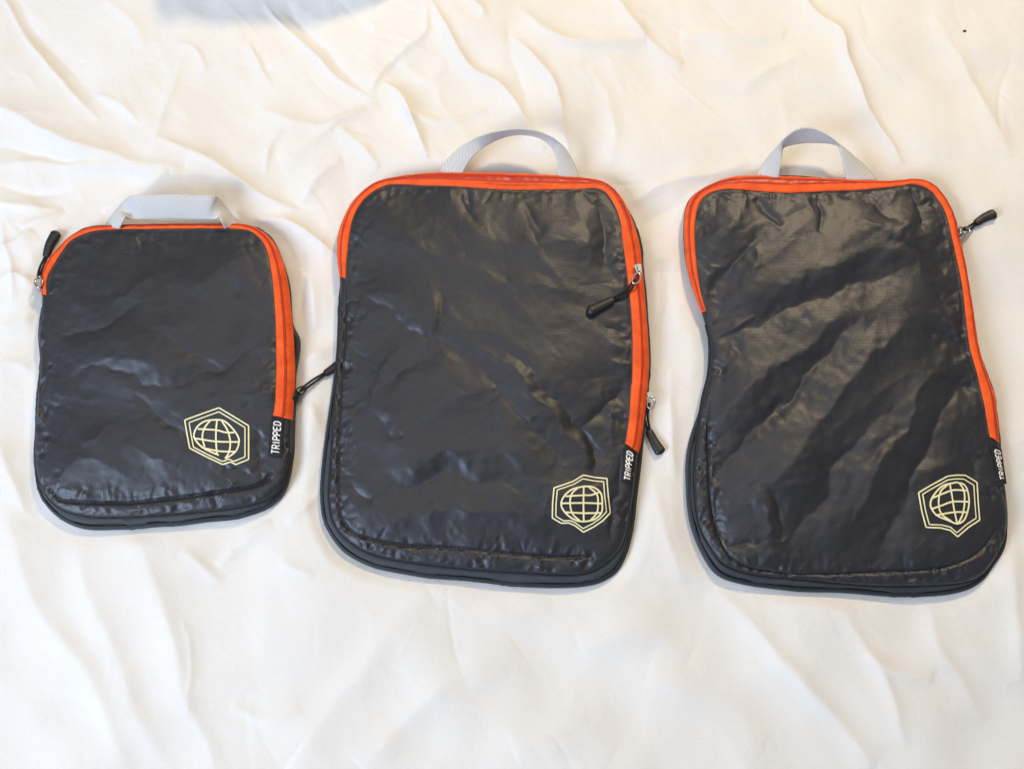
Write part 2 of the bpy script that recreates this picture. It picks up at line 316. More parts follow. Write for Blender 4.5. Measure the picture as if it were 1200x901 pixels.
         ([(1065,660),(1080,640),(1090,630)],14,14,.003),([(848,570),(852,610),(862,645)],6,6,-.006),([(898,565),(908,595),(922,630)],12,6,-.005),([(850,648),(880,636),(905,628)],5,6,-.0045),
         ([(880,565),(893,600),(905,640)],10,10,.005),([(830,372),(842,388),(842,402)],5,6,-.006),([(836,395),(865,382),(885,365)],6,5,.005),([(1085,385),(1120,398),(1140,412)],5,7,-.0045),([(1100,360),(1120,380),(1130,400)],6,6,.0035),
         ([(957,228),(966,250),(960,268)],5,5,-.0035),([(890,230),(905,250),(915,262)],6,5,-.0035),([(1070,222),(1085,250),(1090,275)],7,8,-.005),([(1030,230),(1040,245),(1060,260)],7,5,-.003),([(1040,275),(1080,290),(1112,315)],8,6,-.0045),
         ([(1105,440),(1120,450),(1140,455)],5,5,-.003),([(1000,250),(1040,265),(1080,262)],12,12,.004),([(1100,330),(1115,350),(1128,355)],5,5,-.003),([(900,480),(915,490),(925,495)],6,6,-.002),([(1120,520),(1145,540),(1150,560)],8,6,-.003),([(870,280),(890,300),(880,330)],9,9,.003)],
  hex=[(345,330),(420,320),(495,322),(590,380),(600,550),(612,690),(520,750),(430,828),(370,775),(290,755),(170,750),(135,620),(108,465),(200,410)], hx=(1060,510,6.93),
  globe=[[(420,382),(480,400),(510,450),(522,540),(510,620),(480,690),(425,718),(350,690),(260,650),(215,590),(210,540),(240,480),(310,410),(420,382)],
         [(365,390),(385,500),(400,600),(425,715)],[(350,400),(290,460),(275,560),(300,640),(380,700)],[(440,385),(480,450),(485,550),(470,640),(435,715)],
         [(225,510),(320,470),(400,445),(500,450)],[(215,600),(300,570),(390,540),(520,540)],[(250,650),(400,625),(500,625)]],
  tag=[(1160,520.5),(1173,526),(1179,567),(1169.5,565.5)],
  grip_out=[(884,209),(892,195),(901,182.5),(911,171),(920,161),(934,151.5),(951.5,150),(972,159.5),(990,174),(1011,192),(1029,212)],
  grip_in=[(912,211),(914,198),(916,186),(917,178),(919,172.5),(934,168.5),(955,167),(978,169.5),(985,181),(989,195),(992,212)],
  grip_z=[(.010,.016),(.014,.023),(.022,.027),(.030,.027),(.038,.026),(.042,.025),(.041,.025),(.035,.025),(.025,.025),(.015,.021),(.010,.014)],
  sliders=[dict(p=(1124.5,272), a=-75, cord=[(1129,269),(1136,267),(1144,261)], tab=[(1143,262),(1154,255),(1167,250)], z=.012, ring=(1131,270))]),
]
for b in BAGS:
    b['Fw'] = smooth_loop(spline(at(b['F_zip'] + b['F_rest'], ZF), 420, True), 2)
    b['Bw'] = smooth_loop(spline(at(b['B'], ZB), 420, True), 2)

# ------------------------------------------------------------------ the bed sheet
def build_sheet():
    core_x = np.arange(-.68, .6801, .002); core_y = np.arange(-.52, .7601, .002)
    out = np.array([.02, .05, .10, .18, .30, .45])
    xs = np.r_[core_x[0] - out[::-1], core_x, core_x[-1] + out]; ys = np.r_[core_y[0] - out[::-1], core_y, core_y[-1] + out]
    X, Y = np.meshgrid(xs, ys)
    sh = X.shape; cell = .002
    wx = gnoise(sh, cell, .14, 1) * .0035 + gnoise(sh, cell, .04, 2) * .0006; wy = gnoise(sh, cell, .14, 3) * .0035 + gnoise(sh, cell, .04, 4) * .0006
    U, V = X + wx, Y + wy
    Z = np.zeros(sh)
    def f(px, w1, w2, h, p=1.5, e=.5):
        P = spline(at(px), 24); return fold(U, V, P, w1 * PX, w2 * PX, h, p, e)
    L = [  # upper left
      ([(-20,-25),(10,12),(45,55),(80,100),(118,145)],5,9,.0045,1.4),([(-10,-40),(40,30),(90,90),(130,140)],30,14,-.003,1.8),
      ([(-40,118),(0,137),(60,160),(140,190),(215,203)],34,24,.013,1.35),([(-30,200),(60,193),(140,199),(210,200)],14,12,.006,1.3),([(-20,175),(60,186),(120,194)],12,12,-.005,1.5),
      ([(-20,242),(30,240),(75,240)],12,14,.006,1.3),([(0,222),(50,225),(85,218)],10,10,-.004,1.5),([(30,265),(60,250),(78,240)],8,8,.004,1.4),
      ([(185,168),(215,180),(270,205),(345,243)],14,24,.010,1.35),([(160,205),(220,210),(275,215)],12,8,.004,1.4),([(120,240),(165,222),(200,205)],9,16,.006,1.4),
      ([(210,70),(203,105),(193,140),(180,190)],10,6,.004,1.3),([(205,50),(225,62),(240,90)],9,10,.004,1.4),([(125,0),(150,25),(165,60)],16,14,.004,1.5),
      ([(285,50),(300,75),(315,100)],7,10,.004,1.4),([(110,110),(140,125),(165,150)],14,9,.005,1.4),
      ([(310,0),(340,38),(370,70),(400,100),(442,128)],5,9,.0055,1.35),([(330,0),(360,40),(400,85),(430,115)],16,8,-.003,1.6),
      ([(300,126),(340,138),(385,150),(445,130)],16,22,.007,1.3),([(330,185),(380,160),(430,135)],14,18,.005,1.4),
      ([(432,118),(447,80),(470,55),(500,36),(508,0)],10,7,.005,1.3),([(448,103),(472,122),(488,150),(503,188)],8,11,.009,1.35),
      ([(505,-10),(530,40),(560,78),(592,105),(622,150),(640,170)],9,15,.008,1.35),([(590,25),(600,70),(622,120)],14,12,-.004,1.6),
      ([(598,45),(625,75),(650,110),(668,175)],10,14,.007,1.35),([(600,5),(640,40),(690,55),(760,50)],26,22,.009,1.4),
      ([(470,140),(520,142),(575,128)],14,12,.004,1.5),([(545,0),(565,15),(570,28)],8,8,.005,1.4),([(460,70),(500,90),(530,75)],14,14,.003,1.5),
      ([(315,200),(318,170),(332,148)],7,7,.004,1.3),([(400,155),(420,175),(440,200)],12,10,.006,1.4),([(350,235),(375,200),(400,185)],16,14,.006,1.5),
      # upper right
      ([(712,-10),(740,25),(775,62),(800,75)],14,18,.007,1.4),([(800,40),(850,40),(920,50)],30,30,.006,1.6),([(925,-20),(960,25),(988,45),(1002,85),(1052,195)],10,18,.008,1.35),
      ([(1090,10),(1110,60),(1150,120),(1185,190)],20,24,.005,1.5),([(735,248),(775,225),(820,205),(870,190)],14,18,.006,1.35),([(745,270),(790,245),(815,225)],12,12,-.003,1.5),
      ([(870,110),(900,90),(945,70)],16,16,.004,1.5),([(690,80),(720,140),(725,190)],20,18,.004,1.6),
      # left edge
      ([(-10,300),(20,290),(45,268)],10,14,.006,1.3),([(-15,335),(20,330),(42,345)],10,12,.005,1.4),([(5,260),(15,310),(12,360)],9,9,.005,1.4),([(-20,395),(10,385),(40,380)],16,14,.005,1.4),([(-10,440),(15,430),(38,440)],12,14,.004,1.4),
      ([(-10,520),(10,560),(35,600)],14,16,.004,1.5),
      # between the small and the middle bag
      ([(300,258),(335,262),(368,282),(400,300)],12,16,.008,1.35),([(345,320),(365,350),(375,385)],14,12,.005,1.5),([(350,432),(375,415),(398,405)],8,12,.005,1.35),([(355,300),(350,340),(352,375)],10,10,-.004,1.5),([(365,470),(368,520),(355,580)],14,14,.005,1.5),([(340,610),(365,590),(375,560)],10,12,.004,1.4),
      # between the middle and the right bag
      ([(775,300),(785,360),(775,430)],18,16,-.005,1.6),([(790,430),(780,480),(790,560)],16,14,.004,1.5),([(765,560),(775,620),(800,690)],14,16,.004,1.5),
      # foot of the picture
      ([(10,590),(28,650),(60,735),(112,805),(150,915)],20,24,.0065,1.6),([(85,620),(100,660),(130,745),(165,830),(195,920)],18,24,.006,1.6),([(150,615),(175,650),(205,740),(225,830),(255,920)],16,22,.0065,1.5),
      ([(258,655),(280,632),(322,606)],7,12,.006,1.3),([(215,640),(240,655),(262,675)],9,10,.004,1.4),([(330,655),(350,672),(370,682)],8,8,.003,1.4),
      ([(340,915),(375,840),(420,775),(470,720),(500,700)],20,20,.005,1.6),([(425,905),(480,835),(560,790),(610,755)],22,26,.006,1.6),([(270,830),(310,842),(355,825)],9,9,.003,1.4),
      ([(840,690),(895,755),(950,812),(1020,900)],14,20,.008,1.4),([(985,705),(1010,750),(1045,820),(1060,880)],12,14,.005,1.4),([(1010,760),(1060,790),(1100,800)],14,12,.004,1.5),([(1090,700),(1110,770),(1150,850)],14,16,.004,1.5),([(1180,640),(1188,720),(1195,800)],14,14,.005,1.5),
      ([(680,760),(740,745),(800,770)],24,22,.004,1.6),([(600,880),(680,850),(720,880)],22,22,.003,1.6),([(760,790),(850,820),(900,870)],26,26,.004,1.6),([(560,700),(600,720),(650,705)],16,16,.003,1.5)]
    for a in L:
        low = np.mean([q[1] for q in a[0]]) > 610     # the foot of the bed lies in broader, softer folds
        kw, kh, kp = (.9, .80, -.05) if low else (.60, 1.0, -.25)
        Z += f(a[0], a[1] * kw, a[2] * kw, a[3] * kh, max(1.05, a[4] + kp))
    # general slackness: soft undulation plus creases
    soft = gnoise(sh, cell, .16, 21) * .0020 + gnoise(sh, cell, .07, 22) * .0007
    cr = -np.abs(gnoise(sh, cell, .09, 31, R(-50), 1.8)) * .0016 - np.abs(gnoise(sh, cell, .045, 32, R(-60), 1.6)) * .0007 - np.abs(gnoise(sh, cell, .022, 33)) * .00022
    def flow(x, y): return R(-52) if y > -.02 else R(-68) + .9 * x
    Z += creases(U, V, 91, 190, (-.62, .62, -.46, .56), flow, .5, (.03, .14), (.002, .0065), (.0004, .0014), lambda x, y: (.9 if y > .12 else .5 if y > -.15 else .30) * (1 if x < .15 else .5))
    Z += creases(U, V, 92, 240, (-.62, .62, -.46, .56), flow, .9, (.012, .04), (.002, .004), (.0002, .0006), lambda x, y: .8 if y > .05 else .5)
    top = .45 + .55 * sstep(Y, -.12, .14)
    Z += soft + .35 * cr * (.55 + .75 * sstep(Y, .0, .2) * (1 - .5 * sstep(X, .1, .4))) + .002
    # unseen mound added to the sheet, shaped to cast shade into the top edge
    Z += f([(215,-58),(245,-42),(285,-36),(340,-38),(430,-42),(480,-44),(520,-56)], 100, 16, .105, 2.2, .30)
    Z += f([(240,-34),(262,-30),(290,-34)], 14, 10, .012, 2.0)
    Z += f([(480,-40),(500,-36),(515,-42)], 10, 10, .010, 2.0)
    m = np.zeros(sh)
    for b in BAGS:
        P = resample(np.vstack([b['Bw'], b['Bw'][:1]]), 121)[:-1]
        box = (X > P[:, 0].min() - .05) & (X < P[:, 0].max() + .05) & (Y > P[:, 1].min() - .05) & (Y < P[:, 1].max() + .05)
        d = np.full(sh, -1.0); d[box] = signed(X[box], Y[box], P)
        m = np.maximum(m, sstep(d, -.018, .006)); 
    Z = Z * (1 - m) - .0015 * m
    o = link('bed_sheet', np.stack([X, Y, Z], -1).reshape(-1, 3), grid_faces(*sh)[:, ::-1], m_sheet)
    o['kind'] = 'structure'; o['label'] = 'rumpled white cotton bed sheet under the packing cubes'
    return xs, ys, Z
SX, SY, SZ = build_sheet()
def bilinear(xs, ys, Z, P):
    P = np.asarray(P, float).reshape(-1, 2)
    fi = np.interp(P[:, 0], xs, np.arange(len(xs))); fj = np.interp(P[:, 1], ys, np.arange(len(ys)))
    i = np.clip(fi.astype(int), 0, len(xs) - 2); j = np.clip(fj.astype(int), 0, len(ys) - 2); u, v = fi - i, fj - j
    return Z[j, i] * (1 - u) * (1 - v) + Z[j, i + 1] * u * (1 - v) + Z[j + 1, i] * (1 - u) * v + Z[j + 1, i + 1] * u * v
def sheet_z(P): return bilinear(SX, SY, SZ, P)

# ------------------------------------------------------------------ the packing cubes
LETTERS = {  # strokes in a 1 x 1.6 cell
 'T': [[(0,1.6),(1,1.6)],[(.5,1.6),(.5,0)]], 'I': [[(.5,0),(.5,1.6)]],
 'R': [[(.08,0),(.08,1.6),(.7,1.6),(.95,1.35),(.95,1.0),(.7,.75),(.08,.75)],[(.5,.75),(.98,0)]],
 'P': [[(.08,0),(.08,1.6),(.7,1.6),(.95,1.35),(.95,1.0),(.7,.72),(.08,.72)]],
 'E': [[(.95,1.6),(.08,1.6),(.08,0),(.95,0)],[(.08,.82),(.8,.82)]],
 'D': [[(.08,0),(.08,1.6),(.62,1.6),(.95,1.25),(.95,.35),(.62,0),(.08,0)]]}

def pull_parts(s, bag, base, H):
    """metal slider body with its ring, cord and moulded pull tab"""
    z0 = s['z']
    c = at([s['p']], z0)[0]; a = R(s['a'])
    bm = bmesh.new()
    for (lx, ly, lz, ox, oz) in ((.0105, .0078, .0016, 0, 0), (.0105, .0078, .0016, 0, .0030), (.0042, .0030, .0020, .0012, .0015), (.0085, .0026, .0012, -.0006, .0060), (.0014, .0026, .0030, -.0042, .0045), (.0014, .0026, .0030, .0032, .0045)):
        r = bmesh.ops.create_cube(bm, size=1)['verts']
        for v in r:
            tap = 1 - .35 * (v.co.x > 0) if lx > .01 else 1
            v.co = Vector((v.co.x * lx + ox, v.co.y * ly * tap, v.co.z * lz + oz))
    bmesh.ops.bevel(bm, geom=bm.edges[:], offset=.0005, segments=2, affect='EDGES')
    for v in bm.verts:
        x, y = v.co.x, v.co.y; v.co.x = x * math.cos(a) - y * math.sin(a) + c[0]; v.co.y = x * math.sin(a) + y * math.cos(a) + c[1]
        v.co.z += z0 - .001
        v.co -= Vector(base)
    me = bpy.data.meshes.new('zipper_slider'); bm.to_mesh(me); bm.free()
    me.materials.append(m_metal if not s.get('dark') else m_binding)
    sl = bpy.data.objects.new('zipper_slider', me); C.objects.link(sl); sl.parent = bag
    sl['label'] = 'blackened zip slider on the lower compartment' if s.get('dark') else 'silver metal zip slider'
    def lay(pp, dz, n_, za):                        # pixel path that sinks from height za onto whatever lies below it
        pp = spline(np.asarray(pp, float), n_); k_ = np.linspace(0, 1, n_); z = np.full(n_, z0)
        for _ in range(4):
            P = at(pp, z); sf = np.maximum(H(P), sheet_z(P)) + dz
            z = np.maximum(sf, za * (1 - k_) + sf * k_)
            z = np.convolve(np.r_[z[:1].repeat(2), z, z[-1:].repeat(2)], np.ones(5) / 5, 'valid')
        return np.c_[at(pp, z), z]
    # ring: elongated loop that joins slider and cord
    rc = at([s['ring']], z0 + .005)[0]; tgt = at([s['cord'][0]], z0 + .004)[0]; nxt = at([s['cord'][1]], z0)[0]
    dr = nxt - c; dr /= np.linalg.norm(dr); nr = np.array([-dr[1], dr[0]])
    t = np.linspace(0, 2 * np.pi, 28, endpoint=False)
    loop = rc + np.outer(np.cos(t) * .0062, dr) + np.outer(np.sin(t) * .0040, nr)
    zb = np.maximum(z0 + .0045 - .001 * np.cos(t), np.maximum(H(loop), sheet_z(loop)) + .0012)
    V, F = tube(np.c_[loop, zb], .0009, 8, True)
    link('pull_ring', V, F, m_metal if not s.get('dark') else m_cord, sl, base)
    # cord: two strands side by side
    P = lay(s['cord'], .0022, 26, z0 + .004); zend = P[-1, 2]
    tt = np.gradient(P[:, :2], axis=0); tt /= np.linalg.norm(tt, axis=1)[:, None]; nn = np.stack([-tt[:, 1], tt[:, 0]], 1)
    B = Buf(); k = np.linspace(0, 1, 26)
    for sg in (-1, 1):
        Q = P.copy(); Q[:, :2] += sg * nn * (.0003 + .0008 * sstep(k, 0, .15) + .0007 * np.sin(np.pi * k) ** 2)[:, None]; B.add(*tube(Q, .00125, 8))
    B.link('cord', m_cord, sl, base)
    # moulded tab: flattened, flaring towards its round end, ribbed
    P = lay(s['tab'], .0034, 40, zend); k = np.linspace(0, 1, 40)
    r = .0042 + .0022 * k ** 1.2
    r = r * np.where(k < .06, .80 + .2 * k / .06, 1) * np.sqrt(np.clip(1 - np.clip((k - .86) / .14, 0, 1) ** 2, .004, 1))
    r *= 1 + .035 * np.sin(k * 2 * np.pi * 9) * sstep(k, .2, .3) * (1 - sstep(k, .7, .8))
    V, F = tube(P, r, 14, rz=r * .66)
    n = 14; V = np.vstack([V, P[:1], P[-1:]]); m0, m1 = len(V) - 2, len(V) - 1; j = np.arange(n)
    cap = np.vstack([np.stack([j, (j + 1) % n, np.full(n, m0), np.full(n, m0)], 1)])
    faces = [tuple(x) for x in F] + [(int(q), m0, int((q + 1) % n)) for q in range(n)] + [(39 * n + int(q), 39 * n + int((q + 1) % n), m1) for q in range(n)]
    link('pull_tab', V, faces, m_rubber, sl, base)

def build_bag(b):
    Fw, Bw = b['Fw'], b['Bw']
    cen = Fw.mean(0); base = np.array([cen[0], cen[1], 0])
    bag = bpy.data.objects.new('packing_cube', None); C.objects.link(bag); bag.location = base; bag.empty_display_size = .1
    bag['label'] = b['label']; bag['category'] = 'packing cube'; bag['group'] = 'packing cubes laid out in a row on the bed'
    sd = b['seed']
    # ---- height of the front panel on a 1 mm raster
    cell = .001
    xs = np.arange(Fw[:, 0].min() - .012, Fw[:, 0].max() + .012, cell); ys = np.arange(Fw[:, 1].min() - .012, Fw[:, 1].max() + .012, cell)
    X, Y = np.meshgrid(xs, ys); sh = X.shape
    Ps = resample(np.vstack([Fw, Fw[:1]]), 161)[:-1]
    D = np.maximum(signed(X, Y, Ps), 0)
    q = np.clip(D / .010, 0, 1)
    Z = ZF + .0055 * np.sqrt(np.clip(1 - (1 - q) ** 2, 0, 1)) + b['bulge'] * (1 - np.exp(-(D / .055) ** 1.6))
    wx = gnoise(sh, cell, .05, sd) * .0022 + gnoise(sh, cell, .015, sd + 1) * .0009; wy = gnoise(sh, cell, .05, sd + 2) * .0022 + gnoise(sh, cell, .015, sd + 3) * .0009
    U, V = X + wx, Y + wy
    W = np.zeros(sh)
    for pts, w1, w2, h in b['folds']:
        W += fold(U, V, spline(at(pts, .03), 20), w1 * PX, w2 * PX, h * b['fold'], 1.2, .6)
    k = b['crumple']
    ang = R(40) if sd == 23 else R(-35)
    W += k * (gnoise(sh, cell, .09, sd + 5) * .0011 - np.abs(gnoise(sh, cell, .07, sd + 6, ang, 1.7)) * .0006 + np.abs(gnoise(sh, cell, .04, sd + 7, ang, 1.5)) * .0002 - np.abs(gnoise(sh, cell, .022, sd + 8, ang + .8, 1.3)) * .00012 + np.abs(gnoise(sh, cell, .012, sd + 9)) * .00005)
    bx = (xs[0] + .02, xs[-1] - .02, ys[0] + .02, ys[-1] - .02)
    W += k * creases(U, V, sd + 80, 40, bx, ang, .38, (.05, .15), (.006, .014), (.0004, .0012))
    W += k * creases(U, V, sd + 81, 50, bx, ang, .7, (.015, .05), (.002, .005), (.00012, .00032))
    Z += W * (.12 + .88 * sstep(D, .002, .022))
    mg = np.exp(-(D / .020) ** 1.5) * np.clip(.5 + .6 * gnoise(sh, cell, .03, sd + 70), 0, 1.6)
    zd = line_dist(X, Y, spline(at(b['F_zip'], ZF), 90))[0]; mg *= .2 + .8 * sstep(zd, .012, .022)
    Z += mg * sstep(D, 0, .004) * (gnoise(sh, cell, .010, sd + 71) * .00055 - np.abs(gnoise(sh, cell, .016, sd + 72)) * .0009)
    # seams: a groove, with gathers running across it
    for seam in b['seams']:
        P = spline(at(seam, .022), 60); d, s_, t = line_dist(X, Y, P); L = np.linalg.norm(np.diff(P, axis=0), axis=1).sum()
        r = np.random.default_rng(sd + 40); nn = np.zeros(600)
        g = r.standard_normal(600); g = np.convolve(g, np.exp(-np.linspace(-2, 2, 9) ** 2), 'same'); g /= g.std()
        wob = gnoise(sh, cell, .012, sd + 44) * .9
        a = np.interp(np.clip(t * L / .0013 + np.where(s_ > 0, 1.7, 0) + wob + 4, 0, 599), np.arange(600), g) * np.clip(.5 + .55 * gnoise(sh, cell, .035, sd + 45), .05, 1.5)
        rch = .008 * np.clip(1 + .5 * gnoise(sh, cell, .03, sd + 46), .35, 2)
        e2 = sstep(t, 0, .06) * (1 - sstep(t, .94, 1))
        Z += e2 * (-.0022 * np.exp(-(d / .0016) ** 2) - .0016 * np.exp(-(d / .006)) + a * .00040 * np.exp(-(d / rch) ** 1.3) * sstep(d, 0, .003))
        r = np.random.default_rng(sd + 90); T = np.gradient(P, axis=0); T /= np.linalg.norm(T, axis=1)[:, None]
        for tt in np.sort(r.uniform(.02, .98, int(L / .0065))):
            i = int(tt * 59); o = P[i]; dr = np.array([-T[i, 1], T[i, 0]]) + T[i] * r.normal() * .5; dr /= np.linalg.norm(dr)
            ln = r.uniform(.006, .022) * (1 if r.random() < .6 else -.7); w = r.uniform(.0015, .0038)
            Z += fold(X, Y, np.array([o + dr * .0008 * np.sign(ln), o + dr * ln * .5 + T[i] * r.normal() * .001, o + dr * ln]), w, w * r.uniform(.6, 1.5), r.uniform(.0004, .0011) * r.choice([-1, 1]), 1.2, .6)
    # gathers along the zip
    P = spline(at(b['Z_in'], .022), 200); d, s_, t = line_dist(X, Y, P); L = np.linalg.norm(np.diff(P, axis=0), axis=1).sum()
    g = np.random.default_rng(sd + 50).standard_normal(1400); g = np.convolve(g, np.exp(-np.linspace(-2, 2, 9) ** 2), 'same'); g /= g.std()
    a = np.interp(np.clip(t * L / .0017 + gnoise(sh, cell, .012, sd + 54) * .9 + 4, 0, 1399), np.arange(1400), g) * np.clip(.35 + .5 * gnoise(sh, cell, .04, sd + 55), .0, 1.4)
    ins = (line_dist(X, Y, P)[1] < 0)               # the panel side of the zip
    Z += np.where(ins, a * .00045 * k * np.exp(-(d / (.010 * np.clip(1 + .5 * gnoise(sh, cell, .03, sd + 56), .35, 2))) ** 1.3) * sstep(d, 0, .003) - .0006 * np.exp(-(d / .0025) ** 2), 0)
    T = np.gradient(P, axis=0); T /= np.linalg.norm(T, axis=1)[:, None]; r = np.random.default_rng(sd + 95); Gz_ = np.zeros(sh)
    for tt in r.uniform(.02, .98, int(L / .012)):
        i = int(tt * 199); o = P[i]; dr = np.array([T[i, 1], -T[i, 0]]) + T[i] * r.normal() * .45; dr /= np.linalg.norm(dr); ln = r.uniform(.008, .030); w = r.uniform(.002, .0045)
        Gz_ += fold(X, Y, np.array([o + dr * .0015, o + dr * ln * .5 + T[i] * r.normal() * .0015, o + dr * ln]), w, w * r.uniform(.6, 1.5), k * r.uniform(.0005, .0014) * r.choice([-1, 1]), 1.2, .6)
    Z += Gz_ * ins * sstep(d, .0005, .004)
    H = lambda p: bilinear(xs, ys, Z, p)
    def Hbag(p):                                    # as H, but only where the bag is
        p = np.asarray(p, float).reshape(-1, 2); return np.where(inside(p[:, 0], p[:, 1], Ps), H(p), -1)
    # ---- front panel: a grid that follows the outline, plus its side wall
    idx = [int(np.argmin(np.linalg.norm(Fw - at([c], ZF)[0], axis=1))) for c in b['corners']]
    def arc(i, j):
        i, j = idx[i], idx[j]; n = len(Fw)
        return Fw[np.arange(i, (j if j > i else j + n) + 1) % n]
    nu, nv = 300, 400
    top, right, bot, left = resample(arc(0, 1), nu), resample(arc(1, 2), nv), resample(arc(2, 3), nu)[::-1], resample(arc(3, 0), nv)[::-1]
    u = np.linspace(0, 1, nu)[None, :, None]; v = np.linspace(0, 1, nv)[:, None, None]
    S = (1 - v) * top[None] + v * bot[None] + (1 - u) * left[:, None] + u * right[:, None] - ((1 - u) * (1 - v) * top[0] + u * (1 - v) * top[-1] + (1 - u) * v * bot[0] + u * v * bot[-1])
    G = S.reshape(-1, 2); Gz = H(G)
    buf = Buf(); gf = grid_faces(nv, nu)
    rim = np.vstack([top[:-1], right[:-1], bot[::-1][:-1], left[::-1][:-1]]); nr = len(rim)
    ri = np.r_[np.arange(nu - 1), (np.arange(nv - 1)) * nu + nu - 1, (nv - 1) * nu + np.arange(nu - 1, 0, -1), np.arange(nv - 1, 0, -1) * nu]
    nm = loop_normals(smooth_loop(rim, 2)); zr = Gz[ri]
    rings = [np.c_[rim + nm * .0006, zr - .0022], np.c_[rim + nm * .0003, zr - .0048], np.c_[rim - nm * .0020, np.full(nr, .0068)]]
    verts = np.vstack([np.c_[G, Gz]] + rings)
    f = [gf]; prev = ri
    for q_ in range(3):
        cur = nu * nv + q_ * nr + np.arange(nr)
        f.append(np.stack([prev, np.roll(prev, -1), np.roll(cur, -1), cur], 1)); prev = cur
    link('front_panel', verts, np.vstack(f), m_nylon, bag, base)
    # ---- rear compartment: two soft rolls with a groove between, seen along the foot of the bag
    wv = np.random.default_rng(sd + 61).standard_normal(len(Bw)); kn = np.hanning(25); wv = np.convolve(np.r_[wv[-12:], wv, wv[:12]], kn / kn.sum(), 'valid')
    Bw = Bw + loop_normals(Bw) * (wv / wv.std() * .0005)[:, None]; n = loop_normals(Bw); g = np.random.default_rng(sd + 60).standard_normal(len(Bw)); g = np.convolve(np.r_[g[-9:], g, g[:9]], np.ones(9) / 9, 'same')[9:-9] * .0018
    prof = [(.012, -.001), (.004, -.001), (.0012, .001), (0, .0035), (.0006, .0058), (.0030, .0066), (.0058, .0066), (.0054, .0076), (.0050, .0088), (.0058, .0100), (.0090, .0106), (.016, .0108), (.030, .0108)]
    V = np.vstack([np.c_[Bw - n * (i + (g[:, None] if z > .004 else 0)), np.full(len(Bw), z) + (g * .6 if z > .004 else 0)] for i, z in prof])
    F = grid_faces(len(prof), len(Bw), True)
    link('rear_compartment', V, F, m_slate, bag, base)
    V, F = tube(np.c_[Bw - n * .0036, np.full(len(Bw), .0072)], .0013, 8, True); link('piping', V, F, m_binding, bag, base)
    P = spline(at(b['F_rest'], ZF), 300); t = np.gradient(P, axis=0); t /= np.linalg.norm(t, axis=1)[:, None]
    V, F = tube(np.c_[P + np.stack([-t[:, 1], t[:, 0]], 1) * .0010, np.full(300, .0108)], .0010, 8); link('edge_binding', V, F, m_binding, bag, base)
    # ---- zip: inner tape, outer tape that folds over the edge, coil of teeth between
    N = 420
    # the traced inner edge lies where the eye sees it on the surface
    zi = np.full(len(b['Z_in']), .022)
    for _ in range(3): zi = np.maximum(H(at(b['Z_in'], zi)), ZF)
    I = spline(at(b['Z_in'], zi), N); O = spline(at(b['F_zip'], ZF), N)
    # pair points: nearest outer point marches along with the inner
    cc = b['coil']; tz_ = np.linspace(0, 1, N)[:, None]; o0, o1, ow = b['open']
    gp = .045 + ow * np.sin(np.pi * np.clip((tz_ - o0) / (o1 - o0), 0, 1)) ** .7
    puck = np.random.default_rng(sd + 66).standard_normal(N + 8); puck = np.convolve(puck, np.hanning(9), 'valid'); puck = puck / puck.std() * .00022
    def strip(us, lift, wrap=0):
        rows = []
        for uu, lf in zip(us, lift):
            uu = np.broadcast_to(np.asarray(uu, float), (N, 1)); p = I * (1 - uu) + O * uu; rows.append(np.c_[p, np.maximum(H(p), ZF) + lf + puck])
        if wrap:
            t = np.gradient(O, axis=0); t /= np.linalg.norm(t, axis=1)[:, None]; nn = np.stack([-t[:, 1], t[:, 0]], 1)
            z = rows[-1][:, 2]
            rows.append(np.c_[O + nn * .0011, z - .0016]); rows.append(np.c_[O + nn * .0012, z - .0045]); rows.append(np.c_[O - nn * .0008, z - .0075])
        V = np.vstack(rows); return V, grid_faces(len(rows), N)[:, ::-1]
    V, F = strip([0, .0, .12, .28, (cc - gp) * .72, (cc - gp) * .88, cc - gp - .01, cc - gp], [-.0006, .0006, .0011, .0013, .0014, .0015, .0014, .0000]); link('zipper_tape', V, F, m_orange, bag, base)
    V, F = strip([cc + gp * .8, cc + gp * .8 + .01, cc + gp * .8 + .05, .93, 1], [-.0006, .0010, .0012, .0010, .0008], 1); link('zipper_tape', V, F, m_orange, bag, base)
    p = I * (1 - cc) + O * cc; path = resample(np.c_[p, np.maximum(H(p), ZF) + .0002], 760)
    B = Buf(); t = np.gradient(path, axis=0); t /= np.linalg.norm(t, axis=1)[:, None]; sdv = np.cross(t, [0, 0, 1.0]); sdv /= np.linalg.norm(sdv, axis=1)[:, None]
    lv, lf = strip([cc - gp - .005, cc - gp * .6, cc - gp * .2, cc + gp * .2, cc + gp * .5, cc + gp * .8 + .005], [.0006, .0013, .0014, .0014, .0013, .0006]); B.add(lv, lf)
    uo = np.where(gp > .08, cc + gp * .75, cc); p = I * (1 - uo) + O * uo; path = resample(np.c_[p, np.maximum(H(p), ZF) + .0003], 760)
    o8 = np.array([(-1, -1, -1), (1, -1, -1), (1, 1, -1), (-1, 1, -1), (-1, -1, 1), (1, -1, 1), (1, 1, 1), (-1, 1, 1)], float)
    f6 = np.array([(0, 3, 2, 1), (4, 5, 6, 7), (0, 1, 5, 4), (1, 2, 6, 5), (2, 3, 7, 6), (3, 0, 4, 7)])
    for i in range(2, 758, 1):
        w = .0012 if i % 2 else .0010
        c = path[i] + sdv[i] * (.0005 if i % 2 else -.0005)
        B.add(c + o8[:, :1] * t[i] * .0004 + o8[:, 1:2] * sdv[i] * w + o8[:, 2:] * np.array([0, 0, .0009]), f6)
    o = B.link('zipper_teeth', m_teeth, bag, base, False); o['kind'] = 'stuff'
    # ---- stitching
    B = Buf()
